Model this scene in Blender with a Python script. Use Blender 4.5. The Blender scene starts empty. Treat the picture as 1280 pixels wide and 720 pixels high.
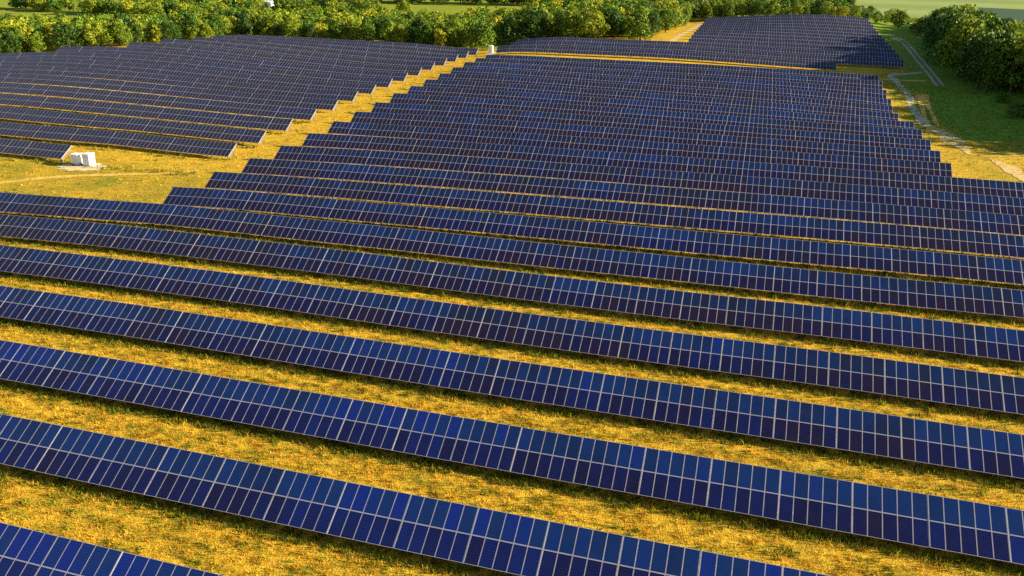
import bpy, math, random
import numpy as np
from mathutils import Matrix, Vector

rng = np.random.default_rng(7)
random.seed(7)
S = bpy.context.scene
COL = S.collection
R = math.radians

# ------------------------------------------------------------------ camera
F_PX, PIT, YAW, ROLL, CAM_Z = 1023.86, 0.381993, 0.280928, 0.013802, 38.4958
_cy, _sy = math.cos(YAW), math.sin(YAW)
_F, _R, _U = np.array([-_sy, _cy, 0]), np.array([_cy, _sy, 0]), np.array([0, 0, 1.])
_cp, _sp = math.cos(PIT), math.sin(PIT)
_fw, _up = _F * _cp - _U * _sp, _F * _sp + _U * _cp
_cr, _sr = math.cos(ROLL), math.sin(ROLL)
CR, CU = _R * _cr + _up * _sr, _up * _cr - _R * _sr
CAM = np.array([0, 0, CAM_Z])
cam = bpy.data.cameras.new('camera')
cam.sensor_width = 36.0
cam.lens = 36.0 * F_PX / 1280.0
cam.clip_start, cam.clip_end = 0.5, 9000
cam_o = bpy.data.objects.new('camera', cam)
COL.objects.link(cam_o)
m = Matrix.Identity(4)
for i in range(3):
    m[i][0], m[i][1], m[i][2], m[i][3] = CR[i], CU[i], -_fw[i], CAM[i]
cam_o.matrix_world = m
S.camera = cam_o


def proj(P):
    P = np.atleast_2d(np.asarray(P, float)) - CAM
    d = np.maximum(P @ _fw, 1e-3)
    return np.stack([640 + F_PX * (P @ CR) / d, 360 - F_PX * (P @ CU) / d], 1), P @ _fw


# ------------------------------------------------------------------ terrain
TB = 0.8           # height of a table's lower edge over the ground
CTRL = np.array([
    (-60, 31, 0), (-20, 31, 0), (20, 31, 0), (60, 31, 0), (-60, 54, 0), (0, 54, 0), (40, 54, 0), (-80, 66, 0),
    (-90, 77, 0), (-40, 77, 0), (10, 77, 0), (50, 77, 0), (0, -40, 0), (-80, -30, 0), (80, -30, 0),
    (-107, 89, -.3), (-50, 89, .25), (-6, 89, 0), (31, 89, 0),
    (-119, 101, -1.0), (-87, 101, 0), (-56, 101, .1), (-7, 101, .3), (33, 101, .6),
    (-94, 112, -.75), (-62, 112, -.15), (-8, 112, .35), (36, 112, .7), (-94, 124, -.78), (-94, 135, -.77),
    (-94, 147, -.6), (-94, 159, -.15), (-94, 170, .48), (-94, 182, .9), (-94, 193, 1.35), (-94, 205, 2.15),
    (-94, 217, 2.5), (-94, 228, 2.9), (-94, 240, 3.25), (-94, 251, 3.77), (-94, 263, 4.2), (-94, 275, 4.4),
    (-93, 286, 4.3), (-137, 135, -1.45), (-156, 135, -1.2), (-168, 147, -.4), (-135, 147, -.4), (-105, 147, -.93),
    (-180, 159, .78), (-105, 159, -.33), (-192, 170, 1.6), (-105, 182, .81), (-105, 205, 2.0), (-105, 228, 2.6),
    (-105, 251, 3.25), (-105, 275, 3.86), (-105, 298, 4.1), (-105, 309, 3.95), (-130, 309, 4.8), (-155, 309, 5.05),
    (-182, 309, 5.45), (-211, 309, 5.4), (-252, 228, 3.8), (-236, 240, 5.6), (-217, 251, 6.9), (-211, 263, 7.4),
    (-208, 275, 7.3), (-206, 286, 6.9), (-290, 200, 0.5), (-300, 260, 1.5), (-150, 90, -1.4), (-200, 120, -1.2), (-250, 140, -1.),
    (38, 159, .72), (38, 170, .85), (38, 182, .85), (38, 193, .87), (38, 205, 1.1), (38, 217, .75), (37, 228, .8),
    (37, 240, .85), (37, 251, .95), (37, 263, 2.0), (37, 275, 3.1), (37, 286, 3.3), (-67, 286, 4.55), (-39, 286, 4.47),
    (-12, 286, 4.35), (13, 286, 4.0), (-96, 309, 5.4), (-72, 309, 6.0), (-42, 309, 6.05), (-13, 309, 5.5), (14, 309, 4.7),
    (26, 309, 4.46), (49, 321, 5.2), (-97, 333, 5.65), (-79, 333, 7.4), (-61, 333, 7.3), (-31, 333, 7.4),
    (-26, 449, 9.9), (9, 449, 12.2), (28, 449, 12.7), (48, 449, 11.7), (12, 462, 13.6), (10, 500, 11.5), (80, 470, 9.5), (60, 390, 7.5),
    (62, 298, 2.2), (88, 300, 2.5), (45, 250, .5), (50, 205, .9), (62, 200, .8), (60, 160, .7), (60, 120, .6), (110, 200, 1.), (110, 260, 2),
    (120, 400, 3), (130, 470, 3), (-160, 400, 5), (-90, 400, 7.5), (-250, 380, 3), (-330, 330, 0), (-60, 450, 9),
    (-250, 550, 3.5), (-120, 560, 5), (0, 620, 7), (150, 620, 4), (-400, 500, 1), (-420, 250, -2), (200, 100, 0), (230, 350, 2), (-330, 60, -2),
    (-300, 800, 5), (0, 900, 5), (300, 800, 0), (-600, 500, 2), (500, 500, -4), (500, 0, -2), (-600, 0, -3), (0, -300, 0), (-300, -200, -1), (300, -200, 0),
], float)
_cx, _ch = CTRL[:, :2] / 100.0, CTRL[:, 2] - TB


def _k(d2):
    return 0.5 * d2 * np.log(d2 + 1e-9)


_n = len(_cx)
_d2 = ((_cx[:, None] - _cx[None]) ** 2).sum(-1)
_A = np.zeros((_n + 3, _n + 3))
_A[:_n, :_n] = _k(_d2) + np.eye(_n) * 0.0015
_A[:_n, _n] = 1
_A[:_n, _n + 1:] = _cx
_A[_n, :_n] = 1
_A[_n + 1:, :_n] = _cx.T
_w = np.linalg.solve(_A, np.concatenate([_ch, np.zeros(3)]))


def ground_z(x, y):
    x, y = np.broadcast_arrays(np.asarray(x, float), np.asarray(y, float))
    sh = x.shape
    p = np.stack([x.ravel(), y.ravel()], 1)
    out = np.empty(len(p))
    for s in range(0, len(p), 20000):
        q = p[s:s + 20000]
        r = np.hypot(q[:, 0], q[:, 1] - 250)
        c = np.where(r > 750, 750 / np.maximum(r, 1), 1.0)
        qq = np.stack([q[:, 0] * c, (q[:, 1] - 250) * c + 250], 1) / 100
        d2 = ((qq[:, None] - _cx[None]) ** 2).sum(-1)
        z = _k(d2) @ _w[:_n] + _w[_n] + qq @ _w[_n + 1:]
        out[s:s + 20000] = z * np.clip(1.6 - r / 1250, 0.0, 1) + 0.0
    return out.reshape(sh)


def gz(x, y):
    return float(ground_z(np.array([x]), np.array([y]))[0])


def at(px, py):
    """ground point seen at a photograph pixel"""
    d = _fw + CR * (px - 640) / F_PX + CU * (360 - py) / F_PX
    lo, hi = 5.0, 5.0
    while hi < 4000:
        p = CAM + d * hi
        if p[2] < gz(p[0], p[1]):
            break
        lo, hi = hi, hi * 1.04 + 1
    for _ in range(30):
        mid = (lo + hi) / 2
        p = CAM + d * mid
        if p[2] < gz(p[0], p[1]):
            hi = mid
        else:
            lo = mid
    p = CAM + d * hi
    return float(p[0]), float(p[1])


# ------------------------------------------------------------------ material helpers
def new_mat(name):
    mt = bpy.data.materials.new(name)
    mt.use_nodes = True
    nt = mt.node_tree
    b = nt.nodes['Principled BSDF']
    return mt, nt, b


def N(nt, typ, **kw):
    n = nt.nodes.new(typ)
    for k, v in kw.items():
        if k.startswith('i_'):
            n.inputs[k[2:]].default_value = v
        else:
            setattr(n, k, v)
    return n


def noise(nt, scale, detail=4, rough=.55, vec=None):
    n = N(nt, 'ShaderNodeTexNoise')
    n.inputs['Scale'].default_value = scale
    n.inputs['Detail'].default_value = detail
    n.inputs['Roughness'].default_value = rough
    if vec is not None:
        nt.links.new(vec, n.inputs['Vector'])
    return n.outputs['Fac']


def ramp(nt, fac, stops, interp='LINEAR'):
    n = N(nt, 'ShaderNodeValToRGB')
    n.color_ramp.interpolation = interp
    e = n.color_ramp.elements
    while len(e) < len(stops):
        e.new(.5)
    for el, (p, c) in zip(e, stops):
        el.position = p
        el.color = (*c, 1)
    nt.links.new(fac, n.inputs['Fac'])
    return n.outputs['Color']


def mix(nt, fac, a, b, blend='MIX'):
    n = N(nt, 'ShaderNodeMix', data_type='RGBA', blend_type=blend)
    for sock, v in ((n.inputs['Factor'], fac), (n.inputs['A'], a), (n.inputs['B'], b)):
        if hasattr(v, 'links') or isinstance(v, bpy.types.NodeSocket):
            nt.links.new(v, sock)
        elif isinstance(v, tuple):
            sock.default_value = (*v, 1)
        else:
            sock.default_value = v
    return n.outputs['Result']


def math_n(nt, op, a, b=None, c=None, clamp=False):
    n = N(nt, 'ShaderNodeMath', operation=op)
    n.use_clamp = clamp
    for i, v in enumerate((a, b, c)):
        if v is None:
            continue
        if isinstance(v, bpy.types.NodeSocket):
            nt.links.new(v, n.inputs[i])
        else:
            n.inputs[i].default_value = v
    return n.outputs[0]


def world_pos(nt, scale=(1, 1, 1)):
    g = N(nt, 'ShaderNodeNewGeometry')
    mp = N(nt, 'ShaderNodeMapping')
    mp.inputs['Scale'].default_value = scale
    nt.links.new(g.outputs['Position'], mp.inputs['Vector'])
    return mp.outputs['Vector']


def maprange(nt, v, a, b, c=0., d=1.):
    n = N(nt, 'ShaderNodeMapRange')
    nt.links.new(v, n.inputs['Value'])
    for k, x in zip(('From Min', 'From Max', 'To Min', 'To Max'), (a, b, c, d)):
        n.inputs[k].default_value = x
    return n.outputs['Result']


def bump(nt, b, h, strength, dist):
    n = N(nt, 'ShaderNodeBump')
    n.inputs['Strength'].default_value = strength
    n.inputs['Distance'].default_value = dist
    nt.links.new(h, n.inputs['Height'])
    nt.links.new(n.outputs['Normal'], b.inputs['Normal'])


# ground ------------------------------------------------------------
GOLD_A, GOLD_B, GOLD_C = (.62, .40, .030), (.50, .30, .022), (.33, .17, .016)
GREEN_A, GREEN_B = (.27, .25, .02), (.10, .15, .012)


def ground_mat():
    mt, nt, b = new_mat('dry_grass_ground')
    P = world_pos(nt)
    Pst = world_pos(nt, (.16, 1, 1))
    n1 = noise(nt, .09, 5, .6, P)
    n2 = noise(nt, 1.6, 6, .65, P)
    n3 = noise(nt, 1.1, 4, .6, Pst)
    n4 = noise(nt, 7, 3, .6, P)
    f = math_n(nt, 'ADD', math_n(nt, 'MULTIPLY', n2, .55), math_n(nt, 'MULTIPLY', n3, .45))
    f = math_n(nt, 'ADD', math_n(nt, 'MULTIPLY', f, .7), math_n(nt, 'MULTIPLY', n4, .3))
    gold = ramp(nt, f, [(.33, GOLD_C), (.47, GOLD_B), (.58, GOLD_A), (.72, (.72, .46, .07))])
    green = ramp(nt, f, [(.33, (.05, .08, .01)), (.5, GREEN_B), (.62, GREEN_A), (.8, (.36, .27, .03))])
    at_n = N(nt, 'ShaderNodeAttribute', attribute_name='green')
    patch = maprange(nt, noise(nt, .6, 5, .65, world_pos(nt, (.45, 1.3, 1))), .50, .66)
    patch = math_n(nt, 'MULTIPLY', patch, .6)
    big = maprange(nt, n1, .35, .65, -.35, .35)
    g = math_n(nt, 'ADD', at_n.outputs['Fac'], math_n(nt, 'MULTIPLY', big, maprange(nt, at_n.outputs['Fac'], 0, .5, .35, 1)), clamp=True)
    g = math_n(nt, 'MAXIMUM', g, patch, clamp=True)
    c = mix(nt, g, gold, green)
    lush = ramp(nt, f, [(.33, (.06, .12, .010)), (.5, (.16, .27, .018)), (.66, (.27, .38, .03))])
    c = mix(nt, maprange(nt, g, .62, 1.), c, lush)
    nt.links.new(c, b.inputs['Base Color'])
    b.inputs['Roughness'].default_value = .95
    b.inputs['Specular IOR Level'].default_value = .1
    h = math_n(nt, 'ADD', math_n(nt, 'MULTIPLY', n2, .6), math_n(nt, 'MULTIPLY', n4, .4))
    bump(nt, b, h, .9, .35)
    return mt


def simple_mat(name, col, rough=.7, var=.15, scale=3., metal=0., spec=.3, bumpd=0.):
    mt, nt, b = new_mat(name)
    P = world_pos(nt)
    n = noise(nt, scale, 5, .6, P)
    lo = tuple(max(0, c * (1 - var)) for c in col)
    hi = tuple(min(1, c * (1 + var)) for c in col)
    nt.links.new(ramp(nt, n, [(.3, lo), (.7, hi)]), b.inputs['Base Color'])
    b.inputs['Roughness'].default_value = rough
    b.inputs['Metallic'].default_value = metal
    b.inputs['Specular IOR Level'].default_value = spec
    if bumpd:
        bump(nt, b, n, .6, bumpd)
    return mt


def path_mat(name, col_a, col_b, grass, cover=.5):
    mt, nt, b = new_mat(name)
    P = world_pos(nt)
    n = noise(nt, .8, 6, .65, P)
    n2 = noise(nt, 4, 4, .6, P)
    dirt = ramp(nt, n2, [(.3, col_a), (.7, col_b)])
    k = maprange(nt, n, cover - .06, cover + .08)
    nt.links.new(mix(nt, k, dirt, grass), b.inputs['Base Color'])
    b.inputs['Roughness'].default_value = .95
    b.inputs['Specular IOR Level'].default_value = .1
    bump(nt, b, n2, .5, .1)
    return mt


def glass_mat(name, stops, sheen=.025):
    mt, nt, b = new_mat(name)
    oi = N(nt, 'ShaderNodeObjectInfo')
    g = N(nt, 'ShaderNodeNewGeometry')
    r = math_n(nt, 'FRACT', math_n(nt, 'ADD', oi.outputs['Random'], g.outputs['Random Per Island']))
    P = world_pos(nt)
    big = noise(nt, .06, 3, .6, P)
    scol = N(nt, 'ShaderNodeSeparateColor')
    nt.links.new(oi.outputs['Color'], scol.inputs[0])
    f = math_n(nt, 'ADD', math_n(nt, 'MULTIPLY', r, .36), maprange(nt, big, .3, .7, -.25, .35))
    f = math_n(nt, 'ADD', f, scol.outputs[0])      # row tint: sky reflection put into the glass colour, bluer in near rows
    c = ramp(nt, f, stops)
    # faint cell grid inside each module
    uv = N(nt, 'ShaderNodeUVMap')
    sep = N(nt, 'ShaderNodeSeparateXYZ')
    nt.links.new(uv.outputs['UV'], sep.inputs[0])
    lines = None
    for ax, cnt in (('X', 6), ('Y', 10)):
        fr = math_n(nt, 'FRACT', math_n(nt, 'MULTIPLY', sep.outputs[ax], cnt))
        d = math_n(nt, 'ABSOLUTE', math_n(nt, 'SUBTRACT', fr, .5))
        l = maprange(nt, d, .455, .48)
        lines = l if lines is None else math_n(nt, 'MAXIMUM', lines, l)
    c2 = mix(nt, math_n(nt, 'MULTIPLY', lines, .22), c, (.10, .13, .24))
    dust = maprange(nt, noise(nt, 1.3, 5, .6, P), .4, .8, 0, .025)
    c3 = mix(nt, dust, c2, (.16, .15, .15))
    nt.links.new(c3, b.inputs['Base Color'])
    b.inputs['Roughness'].default_value = .16
    b.inputs['IOR'].default_value = 1.45
    b.inputs['Specular IOR Level'].default_value = .28
    b.inputs['Sheen Weight'].default_value = sheen      # fine dust that shows at a glancing view
    b.inputs['Sheen Roughness'].default_value = .45
    b.inputs['Sheen Tint'].default_value = (.85, .82, .86, 1)
    return mt


def leaf_mat(name, use_attr=False):
    mt, nt, b = new_mat(name)
    if use_attr:
        r = N(nt, 'ShaderNodeAttribute', attribute_name='tint').outputs['Fac']
    else:
        sc = N(nt, 'ShaderNodeSeparateColor')
        nt.links.new(N(nt, 'ShaderNodeObjectInfo').outputs['Color'], sc.inputs[0])
        r = sc.outputs[0]
    g = N(nt, 'ShaderNodeNewGeometry')
    base = ramp(nt, r, [(.0, (.03, .075, .010)), (.3, (.07, .15, .012)), (.55, (.15, .23, .014)), (.8, (.25, .29, .015)), (1., (.36, .36, .018))])
    c = mix(nt, 1.0, base, ramp(nt, g.outputs['Random Per Island'], [(0, (.55, .6, .6)), (.6, (1, 1, 1)), (1, (1.45, 1.3, 1))]), 'MULTIPLY')
    nt.links.new(c, b.inputs['Base Color'])
    b.inputs['Roughness'].default_value = .6
    b.inputs['Specular IOR Level'].default_value = .2
    tr = N(nt, 'ShaderNodeBsdfTranslucent')
    nt.links.new(mix(nt, 1.0, c, (1.25, 1.1, .5), 'MULTIPLY'), tr.inputs['Color'])
    ms = N(nt, 'ShaderNodeMixShader')
    ms.inputs[0].default_value = .22
    nt.links.new(b.outputs[0], ms.inputs[1])
    nt.links.new(tr.outputs[0], ms.inputs[2])
    nt.links.new(ms.outputs[0], nt.nodes['Material Output'].inputs['Surface'])
    return mt


def blade_mat(name, c1, c2):
    mt, nt, b = new_mat(name)
    g = N(nt, 'ShaderNodeNewGeometry')
    c = ramp(nt, g.outputs['Random Per Island'], [(0, c1), (1, c2)])
    nt.links.new(c, b.inputs['Base Color'])
    b.inputs['Roughness'].default_value = .8
    b.inputs['Specular IOR Level'].default_value = .1
    tr = N(nt, 'ShaderNodeBsdfTranslucent')
    nt.links.new(c, tr.inputs['Color'])
    ms = N(nt, 'ShaderNodeMixShader')
    ms.inputs[0].default_value = .35
    nt.links.new(b.outputs[0], ms.inputs[1])
    nt.links.new(tr.outputs[0], ms.inputs[2])
    nt.links.new(ms.outputs[0], nt.nodes['Material Output'].inputs['Surface'])
    return mt


M = {}
M['ground'] = ground_mat()
M['alu'] = simple_mat('aluminium_frame', (.38, .365, .40), .45, .08, .7, 0., .5)
M['steel'] = simple_mat('galvanised_steel', (.20, .195, .19), .5, .15, 2., .3)
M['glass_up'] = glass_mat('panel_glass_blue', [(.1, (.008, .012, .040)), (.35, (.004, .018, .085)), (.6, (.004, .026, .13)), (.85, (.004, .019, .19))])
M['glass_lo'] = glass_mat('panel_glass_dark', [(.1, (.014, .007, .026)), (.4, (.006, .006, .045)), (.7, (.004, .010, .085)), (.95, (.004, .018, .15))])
M['glass_up_far'] = glass_mat('panel_glass_slate', [(.1, (.010, .013, .032)), (.5, (.006, .014, .055)), (.9, (.005, .016, .08))], .06)
M['glass_lo_far'] = glass_mat('panel_glass_slate_dark', [(.1, (.012, .010, .026)), (.5, (.007, .009, .042)), (.9, (.005, .012, .065))], .06)
M['white'] = simple_mat('white_paint', (.80, .80, .78), .4, .05, 2.)
M['end'] = simple_mat('zinc_post', (.27, .255, .23), .5, .15, 2., .2)
M['louvre'] = simple_mat('louvre_grey', (.70, .70, .70), .5, .1, 2.)
M['grey'] = simple_mat('grey_paint', (.16, .17, .18), .5, .1, 2.)
M['concrete'] = simple_mat('pale_gravel', (.62, .50, .30), .95, .25, 1.2, 0, .1, .05)
M['leaf'] = leaf_mat('leaves')
M['leaf_far'] = leaf_mat('leaves_far_wood', True)
M['bark'] = simple_mat('bark', (.10, .075, .05), .9, .3, 4.)
M['blade0'] = blade_mat('straw_blades', (.74, .51, .07), (.66, .43, .04))
M['blade1'] = blade_mat('gold_blades', (.60, .36, .022), (.42, .22, .016))
M['blade2'] = blade_mat('green_blades', (.20, .22, .015), (.32, .29, .02))
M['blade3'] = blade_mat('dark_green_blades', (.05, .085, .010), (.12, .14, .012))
M['blade4'] = blade_mat('lush_blades', (.10, .22, .014), (.20, .32, .025))
M['blade5'] = blade_mat('rust_blades', (.46, .19, .015), (.34, .13, .012))
M['track'] = path_mat('sandy_track', (.46, .33, .13), (.60, .45, .20), (.5, .32, .04), .68)
M['track_grey'] = path_mat('worn_track', (.40, .35, .23), (.50, .45, .31), (.16, .20, .03), .60)
M['track_faint'] = path_mat('faint_track', (.62, .42, .11), (.70, .48, .14), (.52, .31, .03), .5)
M['bare'] = path_mat('bare_earth', (.40, .30, .18), (.52, .40, .24), (.3, .25, .05), .7)


# ------------------------------------------------------------------ mesh helpers
def set_mesh(name, V, Fc, mats, mi=None, uv=None, smooth=False):
    """V (n,3); Fc list of arrays (k, 3 or 4) in one array"""
    me = bpy.data.meshes.new(name)
    V = np.asarray(V, np.float32)
    Fc = np.asarray(Fc, np.int32)
    n, k = Fc.shape
    me.vertices.add(len(V))
    me.vertices.foreach_set('co', V.ravel())
    me.loops.add(n * k)
    me.loops.foreach_set('vertex_index', Fc.ravel())
    me.polygons.add(n)
    me.polygons.foreach_set('loop_start', np.arange(n, dtype=np.int32) * k)
    me.polygons.foreach_set('loop_total', np.full(n, k, np.int32))
    if mi is not None:
        me.polygons.foreach_set('material_index', np.asarray(mi, np.int32))
    if uv is not None:
        l = me.uv_layers.new(name='UVMap')
        l.data.foreach_set('uv', np.asarray(uv, np.float32).ravel())
    for mt in mats:
        me.materials.append(mt)
    me.polygons.foreach_set('use_smooth', np.full(n, smooth))
    me.update(calc_edges=True)
    me.validate()
    return me


class MB:
    def __init__(self):
        self.v, self.f, self.m, self.uv = [], [], [], []

    def quad(self, p, mi=0, uv=None):
        s = len(self.v)
        self.v += [tuple(x) for x in p]
        self.f.append((s, s + 1, s + 2, s + 3))
        self.m.append(mi)
        self.uv += uv or [(0, 0), (1, 0), (1, 1), (0, 1)]

    def hexa(self, b, t, mi=0):
        """b, t : four corners each, counter-clockwise from above"""
        s = len(self.v)
        self.v += [tuple(x) for x in list(b) + list(t)]
        for q in ((3, 2, 1, 0), (4, 5, 6, 7), (0, 1, 5, 4), (1, 2, 6, 5), (2, 3, 7, 6), (3, 0, 4, 7)):
            self.f.append(tuple(s + i for i in q))
            self.m.append(mi)
            self.uv += [(0, 0), (1, 0), (1, 1), (0, 1)]

    def box(self, x0, x1, y0, y1, z0, z1, mi=0, fn=None):
        b = [(x0, y0, z0), (x1, y0, z0), (x1, y1, z0), (x0, y1, z0)]
        t = [(x0, y0, z1), (x1, y0, z1), (x1, y1, z1), (x0, y1, z1)]
        if fn:
            b, t = [fn(p) for p in b], [fn(p) for p in t]
        self.hexa(b, t, mi)

    def bar(self, p, q, w, mi=0):
        p, q = Vector(p), Vector(q)
        d = (q - p).normalized()
        a = d.cross(Vector((0, 0, 1)))
        if a.length < .01:
            a = Vector((1, 0, 0))
        a.normalize()
        c = d.cross(a)
        o = [(-1, -1), (1, -1), (1, 1), (-1, 1)]
        self.hexa([p + a * i * w / 2 + c * j * w / 2 for i, j in o], [q + a * i * w / 2 + c * j * w / 2 for i, j in o], mi)

    def mesh(self, name, mats):
        return set_mesh(name, self.v, self.f, mats, self.m, self.uv)


def obj(name, me, parent=None, loc=(0, 0, 0), rot=(0, 0, 0)):
    o = bpy.data.objects.new(name, me)
    COL.objects.link(o)
    o.location = loc
    o.rotation_euler = rot
    if parent is not None:
        o.parent = parent
    return o


def tag(o, label=None, cat=None, group=None, kind=None):
    for k, v in (('label', label), ('category', cat), ('group', group), ('kind', kind)):
        if v:
            o[k] = v
    return o


ORD = ('first second third fourth fifth sixth seventh eighth ninth tenth eleventh twelfth thirteenth fourteenth fifteenth sixteenth '
       'seventeenth eighteenth nineteenth twentieth').split()


def ordinal(i):
    if i <= 20:
        return ORD[i - 1]
    tens = ('', '', 'twenty', 'thirty', 'forty', 'fifty', 'sixty', 'seventy', 'eighty', 'ninety')
    tie = ('', '', 'twentieth', 'thirtieth', 'fortieth', 'fiftieth', 'sixtieth', 'seventieth', 'eightieth', 'ninetieth')
    if i >= 100:
        return 'hundredth' if i == 100 else 'hundred and ' + ordinal(i - 100)
    return tie[i // 10] if i % 10 == 0 else tens[i // 10] + '-' + ORD[i % 10 - 1]


# ------------------------------------------------------------------ ground sheet
def axis(lo, hi, step, far):
    a = list(np.arange(lo, hi + .1, step))
    s = step
    x = hi
    right = []
    while x < far:
        s *= 1.35
        x += s
        right.append(x)
    s, x, left = step, lo, []
    while x > -far:
        s *= 1.35
        x -= s
        left.append(x)
    return np.array(left[::-1] + a + right)


gx, gy = axis(-380, 180, 4, 4200), axis(10, 640, 4, 4200)
GX, GY = np.meshgrid(gx, gy)
GZ = ground_z(GX, GY)
nx, ny = len(gx), len(gy)
idx = np.arange(nx * ny).reshape(ny, nx)
quads = np.stack([idx[:-1, :-1], idx[:-1, 1:], idx[1:, 1:], idx[1:, :-1]], -1).reshape(-1, 4)
me = set_mesh('ground', np.stack([GX, GY, GZ], -1).reshape(-1, 3), quads, [M['ground']], smooth=True)


def sstep(v, a, b):
    t = np.clip((v - a) / (b - a), 0, 1)
    return t * t * (3 - 2 * t)


green = np.maximum.reduce([
    1.0 * sstep(GX, 41, 52) * sstep(GY, 200, 222),
    .6 * sstep(GX, 37, 42) * sstep(GY, 205, 225),
    .38 * (1 - sstep(GX, -98, -93)) * sstep(GY, 104, 110) * (1 - sstep(GY, 134, 146)),
    .30 * sstep(GX, 38, 44) * sstep(GY, 150, 165),
    .85 * sstep(GY + 0 * GX, 318, 340) * (1 - sstep(GX, -110, -98)),
    .9 * sstep(GY, 470, 490), .9 * sstep(GX, 55, 62) * sstep(GY, 290, 305),
    .8 * (1 - sstep(GX, -330, -300)) * sstep(GY, 180, 240),
    .5 * sstep(GX, -100, -90) * (1 - sstep(GX, -48, -40)) * sstep(GY, 338, 348),
])
ga = me.attributes.new('green', 'FLOAT', 'POINT')
ga.data.foreach_set('value', green.ravel().astype(np.float32))
tag(obj('ground', me), kind='structure')


# ribbons and patches draped on the ground ---------------------------
def ribbon(name, pts, widths, mat, lift=.05, jag=.25, kind='structure', step=1.5):
    pts = [np.array(p, float) for p in pts]
    # Catmull-Rom resample
    P = [2 * pts[0] - pts[1]] + pts + [2 * pts[-1] - pts[-2]]
    out, ws = [], []
    for i in range(1, len(P) - 2):
        n = max(2, int(np.linalg.norm(P[i + 1] - P[i]) / step))
        for j in range(n):
            t = j / n
            a, b, c, d = P[i - 1:i + 3]
            out.append(.5 * ((2 * b) + (c - a) * t + (2 * a - 5 * b + 4 * c - d) * t * t + (3 * b - a - 3 * c + d) * t ** 3))
            ws.append(widths[i - 1] * (1 - t) + widths[i] * t)
    out.append(pts[-1])
    ws.append(widths[-1])
    out, ws = np.array(out), np.array(ws)
    tan = np.gradient(out, axis=0)
    tan /= np.linalg.norm(tan, axis=1)[:, None]
    nrm = np.stack([-tan[:, 1], tan[:, 0]], 1)
    n = len(out)
    cols = []
    for s in (-1, -.6, 0, .6, 1):
        w = ws / 2 * s
        if abs(s) == 1:
            w = w * (1 + rng.uniform(-jag, jag, n))
        cols.append(out + nrm * w[:, None])
    G = np.stack(cols, 1)
    Z = ground_z(G[..., 0], G[..., 1]) + lift
    V = np.concatenate([G, Z[..., None]], -1).reshape(-1, 3)
    ii = np.arange(n * 5).reshape(n, 5)
    q = np.stack([ii[:-1, :-1], ii[:-1, 1:], ii[1:, 1:], ii[1:, :-1]], -1).reshape(-1, 4)
    a, b_, c_ = V[q[0, 0]], V[q[0, 1]], V[q[0, 2]]
    if np.cross(b_ - a, c_ - a)[2] < 0:
        q = q[:, ::-1]
    return tag(obj(name, set_mesh(name, V, q, [mat], smooth=True)), kind=kind)


def patch(name, cx, cy, rx, ry, mat, lift=.05, rot=0., jag=.18):
    n, rings = 36, 5
    ang = np.linspace(0, 2 * math.pi, n, endpoint=False)
    rad = 1 + jag * np.sin(ang * 2 + 1) * .5 + rng.uniform(-jag, jag, n)
    V = [(cx, cy)]
    for r in range(1, rings + 1):
        for a, d in zip(ang, rad):
            x, y = rx * math.cos(a) * d * r / rings, ry * math.sin(a) * d * r / rings
            V.append((cx + x * math.cos(rot) - y * math.sin(rot), cy + x * math.sin(rot) + y * math.cos(rot)))
    V = np.array(V)
    Z = ground_z(V[:, 0], V[:, 1]) + lift
    V = np.concatenate([V, Z[:, None]], 1)
    q = []
    for j in range(n):
        k = (j + 1) % n
        q.append((0, 1 + j, 1 + k, 0))
    bm_f = []
    for r in range(rings - 1):
        for j in range(n):
            k = (j + 1) % n
            bm_f.append((1 + r * n + j, 1 + (r + 1) * n + j, 1 + (r + 1) * n + k, 1 + r * n + k))
    me = bpy.data.meshes.new(name)
    me.from_pydata([tuple(v) for v in V], [], [(0, 1 + j, 1 + (j + 1) % n) for j in range(n)] + bm_f)
    me.materials.append(mat)
    for p in me.polygons:
        p.use_smooth = True
    return tag(obj(name, me), kind='structure')


def poly_field(name, corners, mat, lift=.06, n=24):
    """four corners (world x, y), draped"""
    a, b, c, d = [np.array(p, float) for p in corners]
    u = np.linspace(0, 1, n)
    U, Vv = np.meshgrid(u, u)
    G = (a * ((1 - U) * (1 - Vv))[..., None] + b * (U * (1 - Vv))[..., None] + c * (U * Vv)[..., None] + d * ((1 - U) * Vv)[..., None])
    Z = ground_z(G[..., 0], G[..., 1]) + lift
    V = np.concatenate([G, Z[..., None]], -1).reshape(-1, 3)
    ii = np.arange(n * n).reshape(n, n)
    q = np.stack([ii[:-1, :-1], ii[:-1, 1:], ii[1:, 1:], ii[1:, :-1]], -1).reshape(-1, 4)
    return tag(obj(name, set_mesh(name, V, q, [mat], smooth=True)), kind='structure')


# right-hand tracks
ribbon('sandy_track', [at(*p) for p in ((1151, 151), (1159, 158), (1170, 162), (1184, 170), (1196, 180), (1212, 193))], [1.6, 3.4, 4.2, 4.6, 4.2, .8], M['track'], jag=.4)
ribbon('sandy_track', [at(*p) for p in ((1236, 198), (1256, 207), (1274, 219), (1300, 236))], [.4, 2.6, 3.6, 3.0], M['track'], jag=.5)
ribbon('sandy_track', [at(*p) for p in ((1232, 190), (1255, 192), (1285, 194), (1330, 199))], [1.0, 3.4, 4.0, 3.0], M['track_faint'])
ribbon('worn_track', [at(*p) for p in ((1112, 94), (1122, 104), (1134, 118), (1141, 132), (1148, 145), (1160, 159))], [2.2, 2.0, 2.1, 2.2, 2.4, 3.0], M['track_grey'], jag=.5)
ribbon('worn_track', [at(*p) for p in ((1112, 94), (1125, 93), (1140, 92), (1154, 90))], [3., 2.2, 1.8, 1.2], M['track_grey'])
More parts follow.
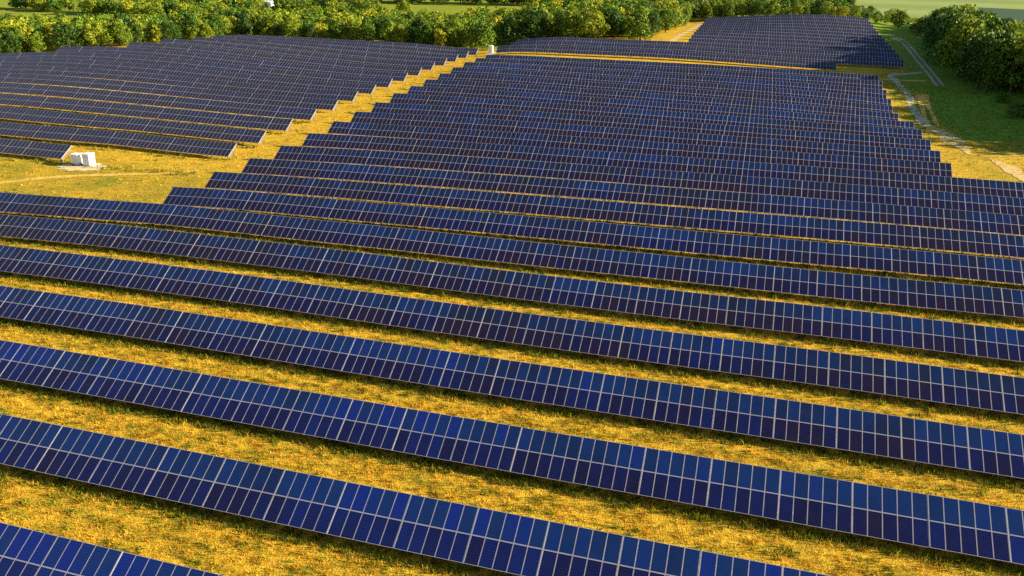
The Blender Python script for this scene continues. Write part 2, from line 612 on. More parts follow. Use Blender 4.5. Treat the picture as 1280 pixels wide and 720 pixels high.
ribbon('worn_track', [at(*p) for p in ((1124, 50), (1132, 58), (1143, 72), (1153, 84), (1163, 96), (1171, 107))], [.5, 1.2, 1.2, 1.2, 1.2, 1.1], M['track_grey'])
ribbon('worn_track', [at(*p) for p in ((1128, 49), (1138, 58), (1149, 71), (1160, 84), (1170, 96), (1179, 107))], [.5, 1., 1.1, 1.1, 1.1, 1.], M['track_grey'])
ribbon('worn_track', [at(*p) for p in ((1148, 118), (1152, 132), (1156, 146), (1160, 157))], [2.4, 1.6, 1.0, 1.2], M['track_faint'])
ribbon('worn_track', [at(*p) for p in ((1156, 118), (1160, 132), (1167, 146), (1172, 158))], [2.2, 1.5, 1.0, 1.2], M['track_faint'])
patch('bare_earth', *at(1122, 49), 2.4, 6, M['track'], jag=.45)
# left clearing track
ribbon('faint_track', [at(*p) for p in ((-60, 236), (0, 229), (60, 222), (130, 219), (200, 217), (250, 213))], [1.6, 1.8, 2.2, 1.8, 1.6, 1.2], M['track_faint'])
# track beside the far field and grass strip
ribbon('sandy_track', [(-36.2, 345), (-35.2, 375), (-33.0, 410), (-31.0, 440), (-29, 452)], [2.6, 2.8, 3.0, 3.4, 5], M['track'])
ribbon('faint_track', [(-99, 301), (-60, 301.5), (0, 301), (40, 302), (54, 306)], [1.6, 2.4, 2.4, 2.0, 2], M['track_faint'])
ribbon('bare_earth', [(-4, 459), (8, 462), (22, 463), (36, 459)], [3, 8, 8, 2], M['bare'])

# fields beyond the woods
def crop_mat(name, a, b, stripe, dirn):
    mt, nt, bs = new_mat(name)
    P = world_pos(nt)
    rt = N(nt, 'ShaderNodeMapping')
    rt.inputs['Rotation'].default_value = (0, 0, dirn)
    nt.links.new(P, rt.inputs['Vector'])
    w = N(nt, 'ShaderNodeTexWave', wave_type='BANDS', bands_direction='Y')
    w.inputs['Scale'].default_value = stripe
    w.inputs['Distortion'].default_value = 1.2
    w.inputs['Detail'].default_value = 2
    nt.links.new(rt.outputs[0], w.inputs['Vector'])
    n = noise(nt, .05, 5, .6, P)
    f = math_n(nt, 'ADD', math_n(nt, 'MULTIPLY', w.outputs['Fac'], .5), math_n(nt, 'MULTIPLY', n, .5))
    nt.links.new(ramp(nt, f, [(.25, a), (.75, b)]), bs.inputs['Base Color'])
    bs.inputs['Roughness'].default_value = .95
    bs.inputs['Specular IOR Level'].default_value = .05
    return mt


M['crop'] = crop_mat('crop_rows', (.10, .15, .012), (.30, .32, .03), .035, .2)
M['crop_pale'] = crop_mat('pale_pasture', (.17, .23, .07), (.23, .29, .09), .0015, -.1)
M['crop_dark'] = crop_mat('dark_crop', (.035, .07, .045), (.05, .09, .05), .01, .1)
poly_field('crop_field', [(-520, 440), (-120, 475), (-150, 680), (-620, 640)], M['crop'])
poly_field('pale_field', [(40, 640), (420, 560), (700, 1500), (-50, 1700)], M['crop_pale'], .08)
poly_field('dark_field', [(150, 620), (420, 560), (560, 900), (185, 905)], M['crop_dark'], .2)

# ------------------------------------------------------------------ solar rows
TILT, SL = 0.551451, 4.10
CT, ST = math.cos(TILT), math.sin(TILT)
MH = 2.033                       # one module's length along the slope


def tilt(p):                     # (x, along slope, out of plane) -> local
    x, s, h = p
    s -= .09
    return (x, s * CT - h * ST, s * ST + h * CT)


def support(mb, w, mi=0):
    """purlins, posts and braces under a table of width w (local x from -w/2 to w/2)"""
    for s in (.5, 1.6, 2.5, 3.6):
        mb.box(-w / 2, w / 2, s - .035, s + .035, -.115, -.043, mi, tilt)
    for x in (-w / 2 + .55, w / 2 - .55):
        f, r = Vector(tilt((x, .7, -.12))), Vector(tilt((x, 3.1, -.12)))
        mb.bar((x, f.y, -TB - .4), f, .09, mi)
        mb.bar((x, r.y, -TB - .4), r, .09, mi)
        mb.bar((x, f.y, f.z - .1), (x, r.y, r.z - .1), .07, mi)
        mb.bar((x, f.y, -TB + .2), (x, r.y, r.z - .5), .05, mi)


def glass_quad(mb, x0, x1, s0, s1, mi, h):
    mb.quad([tilt((x0, s0, h)), tilt((x1, s0, h)), tilt((x1, s1, h)), tilt((x0, s1, h))], mi)


_tables = {}


def table_mesh(cols, w, slate=False):
    """a whole table: aluminium frames, glass, supports"""
    key = ('full', cols, round(w, 2), slate)
    if key in _tables:
        return _tables[key]
    mb = MB()
    mw = w / cols
    mb.box(-w / 2, w / 2, 0, SL, -.04, 0, 0, tilt)
    for j in range(2):
        for i in range(cols):
            x0 = -w / 2 + i * mw + (.060 if i == 0 else .036)
            x1 = -w / 2 + (i + 1) * mw - (.060 if i == cols - 1 else .036)
            s0 = .04 + j * (SL / 2)
            s1 = SL / 2 - .045 + j * (SL / 2 + .005)
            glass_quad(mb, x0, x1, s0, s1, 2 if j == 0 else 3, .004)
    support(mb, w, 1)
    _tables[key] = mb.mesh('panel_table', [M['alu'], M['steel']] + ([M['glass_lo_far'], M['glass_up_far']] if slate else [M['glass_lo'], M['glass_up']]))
    return _tables[key]


def frame_mesh(cols, w):
    """a table's carrying frame only: seam strips, purlins, posts"""
    key = ('frame', cols, round(w, 2))
    if key in _tables:
        return _tables[key]
    mb = MB()
    for sx in (-1, 1):
        a, b = sorted((sx * w / 2, sx * (w / 2 - .034)))
        mb.box(a, b, .005, SL - .005, -.03, .006, 0, tilt)
    mb.box(-w / 2 + .05, w / 2 - .05, SL / 2 - .028, SL / 2 + .028, -.04, -.006, 0, tilt)
    support(mb, w, 1)
    _tables[key] = mb.mesh('table_frame', [M['alu'], M['steel']])
    return _tables[key]


def panel_mesh(mw, upper):
    key = ('panel', round(mw, 3), upper)
    if key in _tables:
        return _tables[key]
    mb = MB()
    w = mw - .012
    mb.box(-w / 2, w / 2, 0, MH, -.04, 0, 0, tilt)
    glass_quad(mb, -w / 2 + .034, w / 2 - .034, .034, MH - .034, 1, .004)
    _tables[key] = mb.mesh('solar_panel', [M['alu'], M['glass_up' if upper else 'glass_lo']])
    return _tables[key]


def row_y(k):
    ys = [0, 31.18, 42.59, 53.97, 65.58, 77.13, 88.96]
    return ys[k] if k <= 6 else 88.96 + 11.6 * (k - 6)


def end_frame_mesh(side):
    """the open end of a row: end rafter, two posts and a brace"""
    key = ('end', side)
    if key in _tables:
        return _tables[key]
    mb = MB()
    mb.box(*sorted((side * .01, side * .09)), -.02, SL + .02, -.16, -.03, 0, tilt)
    for s in (.5, 3.3):
        p = Vector(tilt((side * .05, s, -.1)))
        mb.bar((p.x, p.y, -TB - .4), p, .09, 0)
    a, b = Vector(tilt((side * .05, .5, -.15))), Vector(tilt((side * .05, 3.3, -.15)))
    mb.bar((a.x, a.y, -.4), (b.x, b.y, b.z - .2), .07, 0)
    _tables[key] = mb.mesh('end_frame', [M['end']])
    return _tables[key]


ROWS = []


def solar_row(k, segs, label, group, detail=False, ends=(), slate=False):
    """segs: list of (x0, x1, cols) from left to right"""
    Y = row_y(k)
    xa, xb = segs[0][0], segs[-1][1]
    xm = (xa + xb) / 2
    zc = gz(xm, Y)
    row = bpy.data.objects.new('solar_panel_row', None)
    COL.objects.link(row)
    row.location = (xm, Y, zc)
    row.empty_display_size = .5
    tag(row, label, 'solar panels', group)
    ROWS.append(row)
    xs = np.array([s[0] for s in segs] + [xb])
    zs = ground_z(xs, np.full(len(xs), Y + 1.2)) * .5 + ground_z(xs, np.full(len(xs), Y)) * .5
    sky_tint = {1: .42, 2: .36, 3: .30, 4: .20, 5: .13, 6: .11, 7: .10, 8: .09, 9: .08, 10: .06, 11: .04}.get(k, .0 if group == G_MAIN else .12) + rng.uniform(-.03, .03)  # near rows tinted bluer in place of sky reflection, slight random shift
    for i, (x0, x1, cols) in enumerate(segs):
        w = x1 - x0
        zl, zr = zs[i], zs[i + 1]
        ry = -math.atan2(zr - zl, w)
        loc = ((x0 + x1) / 2 - xm, 0, (zl + zr) / 2 + TB - zc)
        jz, jt = rng.uniform(-.008, .008), R(rng.uniform(-.10, .10))
        loc = (loc[0], loc[1], loc[2] + jz)
        if detail:
            t = obj('panel_table', frame_mesh(cols, w), row, loc, (jt, ry, 0))
            mw = (w - .075) / cols
            for j in range(2):
                s0 = .006 + j * (SL - MH - .012)
                off = (0, s0 * CT, s0 * ST)
                for c in range(cols):
                    obj('solar_panel', panel_mesh(mw, j == 1), t, (-w / 2 + .0375 + (c + .5) * mw, off[1], off[2])).color = (sky_tint, 0, 0, 1)
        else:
            obj('panel_table', table_mesh(cols, w, slate), row, loc, (jt, ry, 0)).color = (sky_tint, 0, 0, 1)
    for e in ends:
        x = xb if e > 0 else xa
        obj('end_frame', end_frame_mesh(e), row, (x - xm, 0, (zs[-1] if e > 0 else zs[0]) + TB - zc))
    return row


def right_limit(k, px):
    Y = row_y(k)
    x = -40.
    while proj([x, Y, 0])[0][0, 0] < px and x < 120:
        x += 1
    return x


def left_limit(k, px):
    Y = row_y(k)
    x = 60.
    while proj([x, Y, 0])[0][0, 0] > px and x > -330:
        x -= 1
    return x


def segs_from(anchor, xl, xr, w=5.2, cols=5):
    a = anchor - math.ceil((anchor - xl) / w) * w
    out = []
    while a < xr:
        out.append((a, a + w, cols))
        a += w
    return out


FRONT = {1: 'blue panel row in the bottom left corner, nearest of all, only its upper part showing',
         2: 'second blue panel row from the bottom, running from the left edge to the bottom edge',
         3: 'third blue panel row from the bottom, reaching the right edge lowest of all rows',
         4: 'fourth long blue panel row from the bottom, between two broad golden grass strips',
         5: 'fifth long blue panel row counted up from the bottom left corner',
         6: 'sixth long blue panel row counted up from the bottom left corner',
         7: 'seventh panel row from the bottom, its left part bordering the golden clearing'}
G_FRONT, G_MAIN = 'long panel rows across the front', 'panel rows of the middle field'
for k in range(1, 8):
    xl, xr = left_limit(k, -150), right_limit(k, 1430)
    if k == 1:
        xl, xr = -46.8, -12.
        segs = segs_from(-57.1, -52, -14)
    elif k in (4, 5, 6, 7):
        segs = segs_from(-62.6, -62.0, xr)[0:]
        segs = [s for s in segs if s[0] > -63]
        left = [(-67.8, -62.6, 5)]
        a = -67.8
        for _ in range(4):
            left.insert(0, (a - 4.2, a, 4))
            a -= 4.2
        while a > xl:
            left.insert(0, (a - 5.2, a, 5))
            a -= 5.2
        segs = left + segs
    else:
        segs = segs_from(-57.1, xl, xr)
    solar_row(k, segs, FRONT[k], G_FRONT, detail=k <= 6)

for k in range(8, 24):
    xr = 38.0 if k >= 13 else right_limit(k, 1400)
    if k >= 18:
        xr = 36.2 if k < 20 else 37.2
    segs, a = [], -94.2
    while a < xr - 1:
        if k >= 13 and a + 5.2 > xr + .3:
            c = max(1, round((xr - a) / 1.04))
            segs.append((a, a + c * 1.04, c))
        else:
            segs.append((a, a + 5.2, 5))
        a += 5.2
    i = k - 7
    if k == 8:
        lab = 'lowest row of the middle field, its left end jutting into the golden clearing'
    elif k == 23:
        lab = 'farthest row of the middle field, in front of the straight golden grass strip'
    elif k == 12:
        lab = 'fifth stair-step row of the middle field, last one running out at the right edge'
    else:
        lab = ordinal(i) + ' middle field row, counting stair-stepped left ends up from the clearing'
    solar_row(k, segs, lab, G_MAIN, ends=(-1,))

LEFT_END = {18: -252, 19: -236, 20: -217, 21: -212, 22: -208.5, 23: -208, 24: -210, 25: -212}
for k in range(10, 26):
    xr = -137.4 if k == 10 else -105.1
    xl = LEFT_END.get(k, max(left_limit(k, -110), -262))
    if k == 17:
        xl = -262
    segs, a = [], xr
    while a > xl + 2:
        segs.insert(0, (a - 5.1, a, 5))
        a -= 5.1
    i = k - 9
    if k == 10:
        lab = 'short nearest row of the left field, ending beside the white cabinets'
    elif k == 25:
        lab = 'farthest row of the left field, along the foot of the wood'
    else:
        lab = ordinal(i) + ' row of the left field, counted back from the row beside the white cabinets'
    solar_row(k, segs, lab, 'panel rows of the left field', ends=(1,), slate=True)

for k in range(25, 38):
    xl, xr = {25: -97, 26: -95, 27: -96}.get(k, -28.0), (25.7 if k == 25 else 48.7)
    n = round((xr - xl) / 5.2)
    w = (xr - xl) / n
    segs = [(xl + j * w, xl + (j + 1) * w, 5) for j in range(n)]
    if k == 25:
        lab = 'first row beyond the straight golden grass strip, stopping short on the right'
    elif k == 37:
        lab = 'farthest row of all, below the wood on the hilltop'
    else:
        lab = ordinal(k - 24) + ' row of the far field, counted back from the straight golden grass strip'
    solar_row(k, segs, lab, 'panel rows of the far field', slate=True)


# ------------------------------------------------------------------ grass blades (stuff)
def tufts(name, X, Y, size, mats, mi, nb=6, spread=.16, width=.05):
    n = len(X)
    Z = ground_z(X, Y)
    bx = np.repeat(X, nb) + rng.normal(0, spread, n * nb)
    by = np.repeat(Y, nb) + rng.normal(0, spread, n * nb)
    bz = np.repeat(Z, nb) - .02
    h = np.repeat(size, nb) * rng.uniform(.6, 1.25, n * nb)
    a = rng.uniform(0, 2 * math.pi, n * nb)
    lean = rng.uniform(.15, .9, n * nb) * h
    la = rng.uniform(0, 2 * math.pi, n * nb)
    w = width * rng.uniform(.7, 1.5, n * nb) * np.repeat(size, nb) / .25
    dx, dy = np.cos(a) * w / 2, np.sin(a) * w / 2
    V = np.empty((n * nb, 3, 3))
    V[:, 0] = np.stack([bx - dx, by - dy, bz], 1)
    V[:, 1] = np.stack([bx + dx, by + dy, bz], 1)
    V[:, 2] = np.stack([bx + np.cos(la) * lean, by + np.sin(la) * lean, bz + h], 1)
    Fc = np.arange(n * nb * 3).reshape(-1, 3)
    me = set_mesh(name, V.reshape(-1, 3), Fc, mats, np.repeat(mi, nb))
    return obj(name, me)


def vnoise(x, y, s):
    return (np.sin(x * s * 1.3 + 2.1 * np.sin(y * s * .7)) + np.sin(y * s * 1.7 + 1.7 * np.sin(x * s * .9 + 1)) + np.sin((x + y) * s * 2.9 + 3 * np.sin((x - y) * s))) / 3


TX, TY, TS, TM = [], [], [], []


def scatter(x0, x1, y0, y1, dens, size, mode):
    n = int((x1 - x0) * (y1 - y0) * dens)
    x, y = rng.uniform(x0, x1, n), rng.uniform(y0, y1, n)
    p, d = proj(np.stack([x, y, np.zeros(n)], 1))
    ok = (p[:, 0] > -90) & (p[:, 0] < 1370) & (p[:, 1] < 800) & (d > 1)
    x, y = x[ok], y[ok]
    cl = vnoise(x + 7, y + 3, 2.1) + .6 * vnoise(x, y, .9) + rng.normal(0, .55, len(x))
    rut = np.minimum(np.abs(y - y0 - 2.6 - .15 * np.sin(x * .11)), np.abs(y - y0 - 4.2 - .15 * np.sin(x * .09 + 2)))
    ok = (cl > -.35) & ((mode != 'gold') | (y1 - y0 > 12) | (rut > .22) | (rng.random(len(x)) < .3))
    x, y, cl = x[ok], y[ok], cl[ok]
    n = len(x)
    v = .8 * vnoise(x, y, .8) + 1.1 * vnoise(x * .35 + 40, y * 5.0, .5) + rng.normal(0, .45, n)
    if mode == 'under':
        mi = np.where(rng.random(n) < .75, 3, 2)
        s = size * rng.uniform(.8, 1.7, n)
    elif mode == 'pasture':
        mi = np.where(v > 1.1, 2, np.where(v > -.7, 4, 3))
        s = size * rng.uniform(.6, 1.3, n)
    else:
        mi = np.where(v > .62, 0, np.where(v > -.05, 1, np.where(v > -.2, 5, np.where(v > -.9, 2, 3))))
        s = size * rng.uniform(.6, 1.2, n) * np.where(mi >= 2, 1.2, 1) * (1 + .35 * np.clip(cl, -1, 1.5))
    TX.append(x), TY.append(y), TS.append(s), TM.append(mi)


for k in range(0, 12):
    Y = row_y(k) if k else 19.6
    nxt = row_y(k + 1)
    dens = [19, 19, 17, 14, 11, 8, 6, 4.5, 3.2, 2.4, 1.8, 1.4][k]
    size = [.20, .20, .21, .22, .23, .24, .26, .28, .30, .32, .34, .36][k]
    xl, xr = max(left_limit(max(k, 1), -420), -130 if k < 8 else -94), min(right_limit(max(k, 1), 1500), 75)
    scatter(xl, xr, Y + 3.0, nxt - .35, dens, size, 'gold')
    scatter(xl, xr, nxt - .9, nxt + 1.6, dens * .9, size * 1.35, 'under')
for k in range(10, 15):
    scatter(-205, -105, row_y(k) - 2.2, row_y(k) + .9, 1.5, .42, 'under')
scatter(-180, -94, 104, 146, .7, .3, 'gold')
scatter(-104.8, -94.5, 146, 300, .7, .34, 'gold')
scatter(38.5, 75, 165, 215, .7, .3, 'gold')
scatter(39, 85, 205, 298, 1.4, .4, 'pasture')
g = tufts('grass', np.concatenate(TX), np.concatenate(TY), np.concatenate(TS), [M['blade0'], M['blade1'], M['blade2'], M['blade3'], M['blade4'], M['blade5']], np.concatenate(TM))
tag(g, 'dry golden grass with green tufts between the panel rows', 'grass', kind='stuff')

# ------------------------------------------------------------------ trees


def crown_arrays(seed, H, Rr, leaves, leaf):
    r = np.random.default_rng(seed)
    nl = r.integers(12, 19)
    C, Q = [], []
    base = H * r.uniform(.02, .10)
    for i in range(nl):
        t = (i + .5) / nl
        zc = base + (H - base) * (.12 + .74 * t)
        prof = math.sin(math.pi * min(1, .24 + .68 * t)) ** .7
        a = i * 2.4 + r.uniform(-.5, .5)
        d = Rr * prof * r.uniform(.2, .85)
        C.append((math.cos(a) * d, math.sin(a) * d, zc, Rr * r.uniform(.22, .54) * (.65 + .35 * prof)))
    per = leaves // nl
    P, Nn = [], []
    for (x, y, z, rad) in C:
        v = r.normal(0, 1, (per, 3))
        v[:, 2] += .25
        v /= np.linalg.norm(v, axis=1)[:, None]
        rr = rad * r.uniform(.80, 1.10, per) * (1 + .18 * np.sin(v[:, 0] * 7 + seed) * np.sin(v[:, 1] * 6 + v[:, 2] * 5))
        P.append(np.array([x, y, z]) + v * rr[:, None] * np.array([1, 1, .85]))
        Nn.append(v + r.normal(0, .55, (per, 3)))
    P, Nn = np.concatenate(P), np.concatenate(Nn)
    Nn /= np.linalg.norm(Nn, axis=1)[:, None]
    ref = np.where(np.abs(Nn[:, 2:3]) > .9, np.array([[1., 0, 0]]), np.array([[0, 0, 1.]]))
    A = np.cross(Nn, ref)
    A /= np.linalg.norm(A, axis=1)[:, None]
    B = np.cross(Nn, A)
    s = leaf * r.uniform(.6, 1.35, len(P))[:, None]
    rot = r.uniform(0, math.pi, len(P))[:, None]
    A, B = A * np.cos(rot) + B * np.sin(rot), B * np.cos(rot) - A * np.sin(rot)
    V = np.stack([P - A * s - B * s * .55, P + A * s * .2 - B * s * .7, P + A * s + B * s * .5, P - A * s * .3 + B * s * .75], 1)
    return V.reshape(-1, 3), np.arange(len(P) * 4).reshape(-1, 4), C


def trunk_mesh(H, Rr, C, seed):
    mb = MB()
    rad = [.032 * H, .022 * H, .010 * H]
    zs = [-.5, H * .35, H * .8]
    rr = np.random.default_rng(seed + 99)
    off = [(0, 0)] + [tuple(rr.uniform(-.25, .25, 2)) for _ in range(2)]

    def ring(c, z, r_):
        return [(c[0] + r_ * math.cos(a), c[1] + r_ * math.sin(a), z) for a in np.linspace(0, 2 * math.pi, 7)[:-1]]
    rings = [ring(o, z, q) for o, z, q in zip(off, zs, rad)]
    for a, b in zip(rings, rings[1:]):
        for i in range(6):
            j = (i + 1) % 6
            mb.quad([a[i], a[j], b[j], b[i]])
    for (x, y, z, _r) in C[::2]:
        mb.bar((off[1][0], off[1][1], max(H * .2, z - _r * 1.2)), (x * .9, y * .9, z), .012 * H)
    return mb.mesh('trunk', [M['bark']])


VAR = []
for i in range(9):
    H0 = 10.0
    R0 = [4.6, 3.8, 5.0, 3.3, 4.4, 5.2, 3.2, 4.8, 4.0][i]
    V, Fq, C = crown_arrays(i + 3, H0, R0, 2100, .27)
    VAR.append((set_mesh('crown', V, Fq, [M['leaf']]), trunk_mesh(H0, R0, C, i), crown_arrays(i + 3, H0, R0, 620, .40)[0]))


def inside(poly, x, y):
    c = np.zeros(len(x), bool)
    j = len(poly) - 1
    for i in range(len(poly)):
        xi, yi = poly[i]
        xj, yj = poly[j]
        hit = ((yi > y) != (yj > y)) & (x < (xj - xi) * (y - yi) / (yj - yi + 1e-12) + xi)
        c ^= hit
        j = i
    return c


def seg_dist(line, x, y):
    d = np.full(len(x), 1e9)
    for (ax, ay), (bx, by) in zip(line, line[1:]):
        t = np.clip(((x - ax) * (bx - ax) + (y - ay) * (by - ay)) / ((bx - ax) ** 2 + (by - ay) ** 2), 0, 1)
        d = np.minimum(d, np.hypot(x - ax - t * (bx - ax), y - ay - t * (by - ay)))
    return d


# name, front line, rest of polygon, spacing, (height lo, hi), front depth
ZONES = [
    ('left', [(-345, 215), (-300, 226), (-262, 238), (-244, 250), (-226, 264), (-220, 290), (-216, 318), (-180, 320), (-140, 320), (-106, 323)],
     [(-106, 412), (-150, 425), (-215, 440), (-260, 405), (-400, 375), (-420, 300)], 7.4, (7.0, 12.5)),
    ('middle', [(-106, 326), (-101, 342), (-75, 346), (-52, 345), (-44, 352), (-41, 390), (-37, 430), (-36, 450)],
     [(-40, 520), (-90, 500), (-150, 425), (-106, 400)], 7.4, (8.5, 14)),
    ('far', [(-34, 456), (-20, 459), (-4, 466), (12, 473), (30, 470), (44, 460), (54, 449), (62, 436), (71, 428)],
     [(90, 510), (60, 530), (-40, 530)], 7., (8, 12.5)),
    ('right', [(72, 424), (68, 380), (64, 340), (62, 312), (66, 295), (82, 292), (88, 280), (86, 262), (88, 246), (94, 226), (104, 213), (150, 196)],
     [(210, 230), (190, 420), (120, 520), (90, 520)], 6.6, (15.5, 20)),
]
PHR = {'left': 'wood behind left field', 'middle': 'wood left of far field', 'far': 'hilltop wood behind far field', 'right': 'dark wood on the right'}
SKY_X = [0, 200, 240, 300, 390, 420, 560, 640, 700, 800, 860, 1040, 1070, 1130, 1148, 1165, 1205, 1240, 1270, 1300]
SKY_Y = [16, 17, 8, 0, -3, 7, 11, 8, 2, -4, -2, 0, 6, 16, 26, 13, 7, 20, 31, 22]
cand = []
for zn, line, rest, sp, hr in ZONES:
    poly = line + rest
    xs, ys = [p[0] for p in poly], [p[1] for p in poly]
    ax, ay = np.arange(min(xs), max(xs), sp), np.arange(min(ys), max(ys), sp * .88)
    gxx, gyy = np.meshgrid(ax, ay)
    gxx = gxx + (np.arange(len(ay)) % 2)[:, None] * sp / 2
    x, y = gxx.ravel(), gyy.ravel()
    x, y = x + rng.uniform(-.3, .3, len(x)) * sp, y + rng.uniform(-.3, .3, len(y)) * sp
    ok = inside(poly, x, y) & (seg_dist(line, x, y) > 1.2)
    x, y = x[ok], y[ok]
    d = seg_dist(line, x, y)
    z = ground_z(x, y)
    h = rng.uniform(*hr, len(x))
    if zn == 'right':
        h = np.where(d < 7, h * 1.05, h)
        h = np.where((x > 96) & (y > 300), np.minimum(h, 12), h)
    # tree heights follow the skyline of each wood
    p, dd = proj(np.stack([x, y, z + 8], 1))
    sky_y = np.interp(p[:, 0], SKY_X, SKY_Y) + np.where(rng.random(len(x)) < .25, rng.uniform(-5, 0, len(x)), rng.uniform(0, 13, len(x)))
    d0 = np.stack([(p[:, 0] - 640) / F_PX, (360 - sky_y) / F_PX], 1)
    ray = _fw[None] + CR[None] * d0[:, :1] + CU[None] * d0[:, 1:]
    hmax = CAM_Z + ray[:, 2] / np.hypot(ray[:, 0], ray[:, 1]) * np.hypot(x, y) - z
    free = (p[:, 0] > 1330) | (p[:, 0] < -60)
    keep = (free | (hmax > 3.8)) & (rng.random(len(x)) > (.0 if zn == 'right' else .12))
    h = np.where(free, h, np.minimum(h, hmax))
    x, y, z, h, d = x[keep], y[keep], z[keep], h[keep], d[keep]
    p, _ = proj(np.stack([x, y, z + h * .6], 1))
    for i in range(len(x)):
        vis = -25 < p[i, 0] < 1305 and p[i, 1] > -25
        cand.append(dict(zone=zn, x=x[i], y=y[i], z=z[i], h=h[i], d=d[i], px=p[i, 0], vis=vis, sp=sp))
vis = [c for c in cand if c['vis']]
for c in vis:
    c['rank'] = c['d'] / c['sp'] + (0 if c['zone'] != 'right' else -.8)
vis.sort(key=lambda c: c['rank'])
solo = vis[:292]
ids = {id(c) for c in solo}
deep = [c for c in cand if id(c) not in ids]


def tone(t):
    return 'dark green' if t < .28 else 'mid green' if t < .52 else 'yellow green' if t < .8 else 'golden green'


for c in cand:
    c['tint'] = float(np.clip(rng.normal({'left': .47, 'middle': .38, 'far': .46, 'right': .36}[c['zone']], .25), 0, 1))
for zn in PHR:
    zs_ = [c for c in solo if c['zone'] == zn]
    fr = sorted([c for c in zs_ if c['d'] < c['sp'] * 1.15], key=lambda c: c['px'])
    for i, c in enumerate(fr):
        c['label'] = tone(c['tint']) + ' tree, ' + ordinal(i + 1) + ' from left in front line of ' + PHR[zn]
    for c in zs_:
        c.setdefault('label', tone(c['tint']) + ' tree behind the front line of ' + PHR[zn])
        c['group'] = 'front trees of ' + PHR[zn] if c in fr else 'inner trees of ' + PHR[zn]
for c in solo:
    cr, tr, _ = VAR[rng.integers(0, 9)]
    t = bpy.data.objects.new('broadleaf_tree', None)
    COL.objects.link(t)
    t.location = (c['x'], c['y'], c['z'])
    s = c['h'] / 10
    wide = s * rng.uniform(.75, 1.2) * (1.0 if c['zone'] != 'right' else .9)
    t.scale = (wide, wide, s)
    t.rotation_euler = (0, 0, rng.uniform(0, 6.28))
    tag(t, c['label'], 'tree', c['group'])
    obj('trunk', tr, t)
    obj('crown', cr, t).color = (c['tint'], 0, 0, 1)
# the rest of the woods as one mass
VV, TT = [], []
for c in deep:
    V = VAR[rng.integers(0, 9)][2]
    s = c['h'] / 10
    a = rng.uniform(0, 6.28)
    w = s * rng.uniform(.9, 1.2)
    X = (V[:, 0] * math.cos(a) - V[:, 1] * math.sin(a)) * w + c['x']
    Yy = (V[:, 0] * math.sin(a) + V[:, 1] * math.cos(a)) * w + c['y']
    VV.append(np.stack([X, Yy, V[:, 2] * s + c['z']], 1))
    TT.append(np.full(len(V), c['tint']))


def far_wood(x0, y0, x1, y1, n, wid, hr):
    t = rng.random(n)
    px = x0 + (x1 - x0) * t + rng.uniform(-wid, wid, n)
    py = y0 + (y1 - y0) * t + rng.uniform(-wid, wid, n)
    pz = ground_z(px, py)
    for x, y, z in zip(px, py, pz):
        V = VAR[rng.integers(0, 9)][2]
        s = rng.uniform(*hr) / 10
        VV.append(np.stack([V[:, 0] * s * 1.1 + x, V[:, 1] * s * 1.1 + y, V[:, 2] * s + z], 1))
        TT.append(np.full(len(V), rng.random()))


far_wood(-620, 640, -150, 690, 230, 20, (10, 15))
far_wood(-520, 500, -330, 470, 60, 9, (7, 11))
far_wood(-330, 520, -240, 560, 40, 7, (7, 11))
far_wood(-440, 470, -360, 560, 45, 14, (9, 12))
far_wood(-150, 560, -90, 690, 60, 14, (9, 13))
far_wood(-90, 720, 60, 760, 60, 20, (9, 12))
V = np.concatenate(VV)
me = set_mesh('wood', V, np.arange(len(V)).reshape(-1, 4), [M['leaf_far']])
a = me.attributes.new('tint', 'FLOAT', 'POINT')
a.data.foreach_set('value', np.concatenate(TT).astype(np.float32))
tag(obj('wood', me), 'depths of the green woods around and beyond the solar field', 'wood', kind='stuff')

# shrubs
def shrub(px, py, h, label, var):
    x, y = at(px, py)
    t = bpy.data.objects.new('shrub', None)
    COL.objects.link(t)
    t.location = (x, y, gz(x, y) - h * .15)
    s = h / 10
    t.scale = (s * 1.5, s * 1.5, s)
    tag(t, label, 'shrub')
    obj('stem', VAR[var][1], t)
    obj('crown', VAR[var][0], t).color = (.35, 0, 0, 1)


shrub(1272, 146, 5.0, 'green bush in the shaded meadow at the right edge', 2)
shrub(1252, 128, 3.2, 'low green bush just below the dark wood on the right', 5)


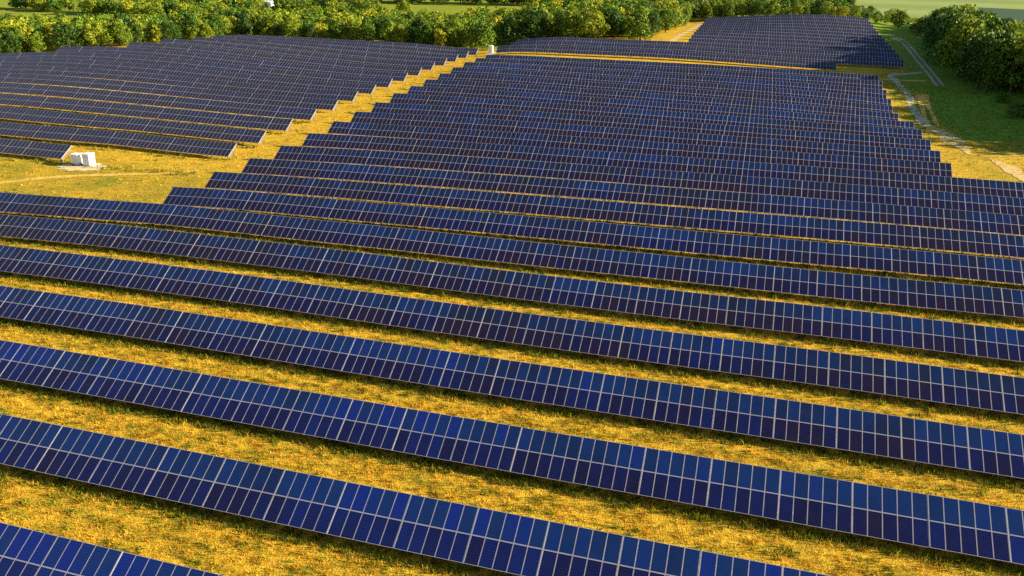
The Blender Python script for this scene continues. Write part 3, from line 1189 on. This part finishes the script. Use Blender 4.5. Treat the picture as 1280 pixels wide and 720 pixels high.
# ------------------------------------------------------------------ cabinets
def cabinet(x, y, w, d, h, label, rz=0., doors=2):
    t = bpy.data.objects.new('transformer_cabinet', None)
    COL.objects.link(t)
    t.location = (x, y, gz(x, y))
    t.rotation_euler = (0, 0, rz)
    tag(t, label, 'cabinet', 'white cabinets')
    b = MB()
    b.box(-w / 2 - .08, w / 2 + .08, -.08, d + .08, -.4, .15)
    obj('plinth', b.mesh('plinth', [M['concrete']]), t)
    b = MB()
    b.box(-w / 2, w / 2, 0, d, .15, h)
    obj('body', b.mesh('body', [M['white']]), t)
    b = MB()
    b.hexa([(-w / 2 - .12, -.12, h), (w / 2 + .12, -.12, h), (w / 2 + .12, d + .12, h), (-w / 2 - .12, d + .12, h)],
           [(-w / 2 - .06, -.06, h + .14), (w / 2 + .06, -.06, h + .14), (w / 2 + .06, d + .06, h + .18), (-w / 2 - .06, d + .06, h + .18)])
    obj('roof', b.mesh('roof', [M['white']]), t)
    for i in range(doors):
        x0 = -w / 2 + .08 + i * (w - .16) / doors
        x1 = x0 + (w - .16) / doors - .04
        b = MB()
        b.box(x0, x1, -.03, -.002, .25, h - .15)
        dr = obj('door', b.mesh('door', [M['white']]), t)
        b = MB()
        for q in range(5):
            b.box(x0 + .12, x1 - .12, -.05, -.033, h - .75 + q * .1, h - .70 + q * .1)
        obj('vent', b.mesh('vent', [M['louvre']]), dr)
        b = MB()
        b.box(x1 - .12, x1 - .07, -.08, -.033, 1.0, 1.25)
        obj('handle', b.mesh('handle', [M['grey']]), dr)


patch('gravel_pad', *at(102, 209), 4.8, 3.2, M['concrete'], .06)
CABX, CABY = at(108.5, 208)
cabinet(CABX - 3.1, CABY + .2, 1.6, 1.5, 2.1, 'left white equipment cabinet, beside the end of a panel row on pale gravel')
cabinet(CABX, CABY, 1.7, 1.6, 2.4, 'right white equipment cabinet on the pale gravel pad, its side brightly sunlit')
patch('gravel_pad', *at(615, 67.0), 2.5, 4.5, M['concrete'], .06)
cabinet(*at(613, 66.5), 1.5, 1.5, 2.6, 'small far white cabinet at the top end of the golden alley', 0, 1)

# small building beyond the left wood
def barn(px, py, w, d, h, label):
    x, y = at(px, py)
    t = bpy.data.objects.new('farm_building', None)
    COL.objects.link(t)
    t.location = (x, y, gz(x, y))
    tag(t, label, 'building')
    b = MB()
    b.box(-w / 2, w / 2, -d / 2, d / 2, -.5, h)
    wl = obj('wall', b.mesh('wall', [M['white']]), t)
    b = MB()
    for s in (-1, 1):
        p = [(-w / 2 - .3, s * (d / 2 + .3), h - .1), (w / 2 + .3, s * (d / 2 + .3), h - .1), (w / 2 + .3, 0, h + d * .22), (-w / 2 - .3, 0, h + d * .22)]
        q = [(a_, b_, c_ + .15) for a_, b_, c_ in p]
        b.hexa(p, q) if s < 0 else b.hexa(p[::-1], q[::-1])
    obj('roof', b.mesh('roof', [M['white']]), t)
    b = MB()
    b.box(-1.2, 1.2, -d / 2 - .06, -d / 2 - .003, 0, 2.4)
    obj('door', b.mesh('door', [M['grey']]), t)


barn(336, 9, 8, 6, 3.6, 'tiny white farm building beyond the left wood')

# ------------------------------------------------------------------ light
SUN = Vector((3.0, .6, 1.0)).normalized()
elev = math.asin(SUN.z)
azim = math.atan2(SUN.x, SUN.y)          # clockwise from +Y
W = bpy.data.worlds.new('World')
S.world = W
W.use_nodes = True
nt = W.node_tree
sky = nt.nodes.new('ShaderNodeTexSky')
sky.sky_type = 'NISHITA'
sky.sun_disc = False
sky.sun_elevation = elev
sky.sun_rotation = azim
sky.air_density, sky.dust_density, sky.ozone_density = 1.0, .6, 1.6
bg = nt.nodes['Background']
bg.inputs['Strength'].default_value = .051
nt.links.new(sky.outputs[0], bg.inputs['Color'])
sl = bpy.data.lights.new('sun', 'SUN')
sl.energy = 5.0
sl.angle = R(.55)
sl.color = (1.0, .84, .58)
so = bpy.data.objects.new('sun', sl)
COL.objects.link(so)
so.rotation_euler = SUN.to_track_quat('Z', 'Y').to_euler()
so.location = (100, 50, 120)

S.view_settings.view_transform = 'Standard'
S.view_settings.look = 'None'
S.view_settings.exposure = 1.68
S.view_settings.gamma = 1
S.cycles.max_bounces = 6
S.cycles.use_denoising = False
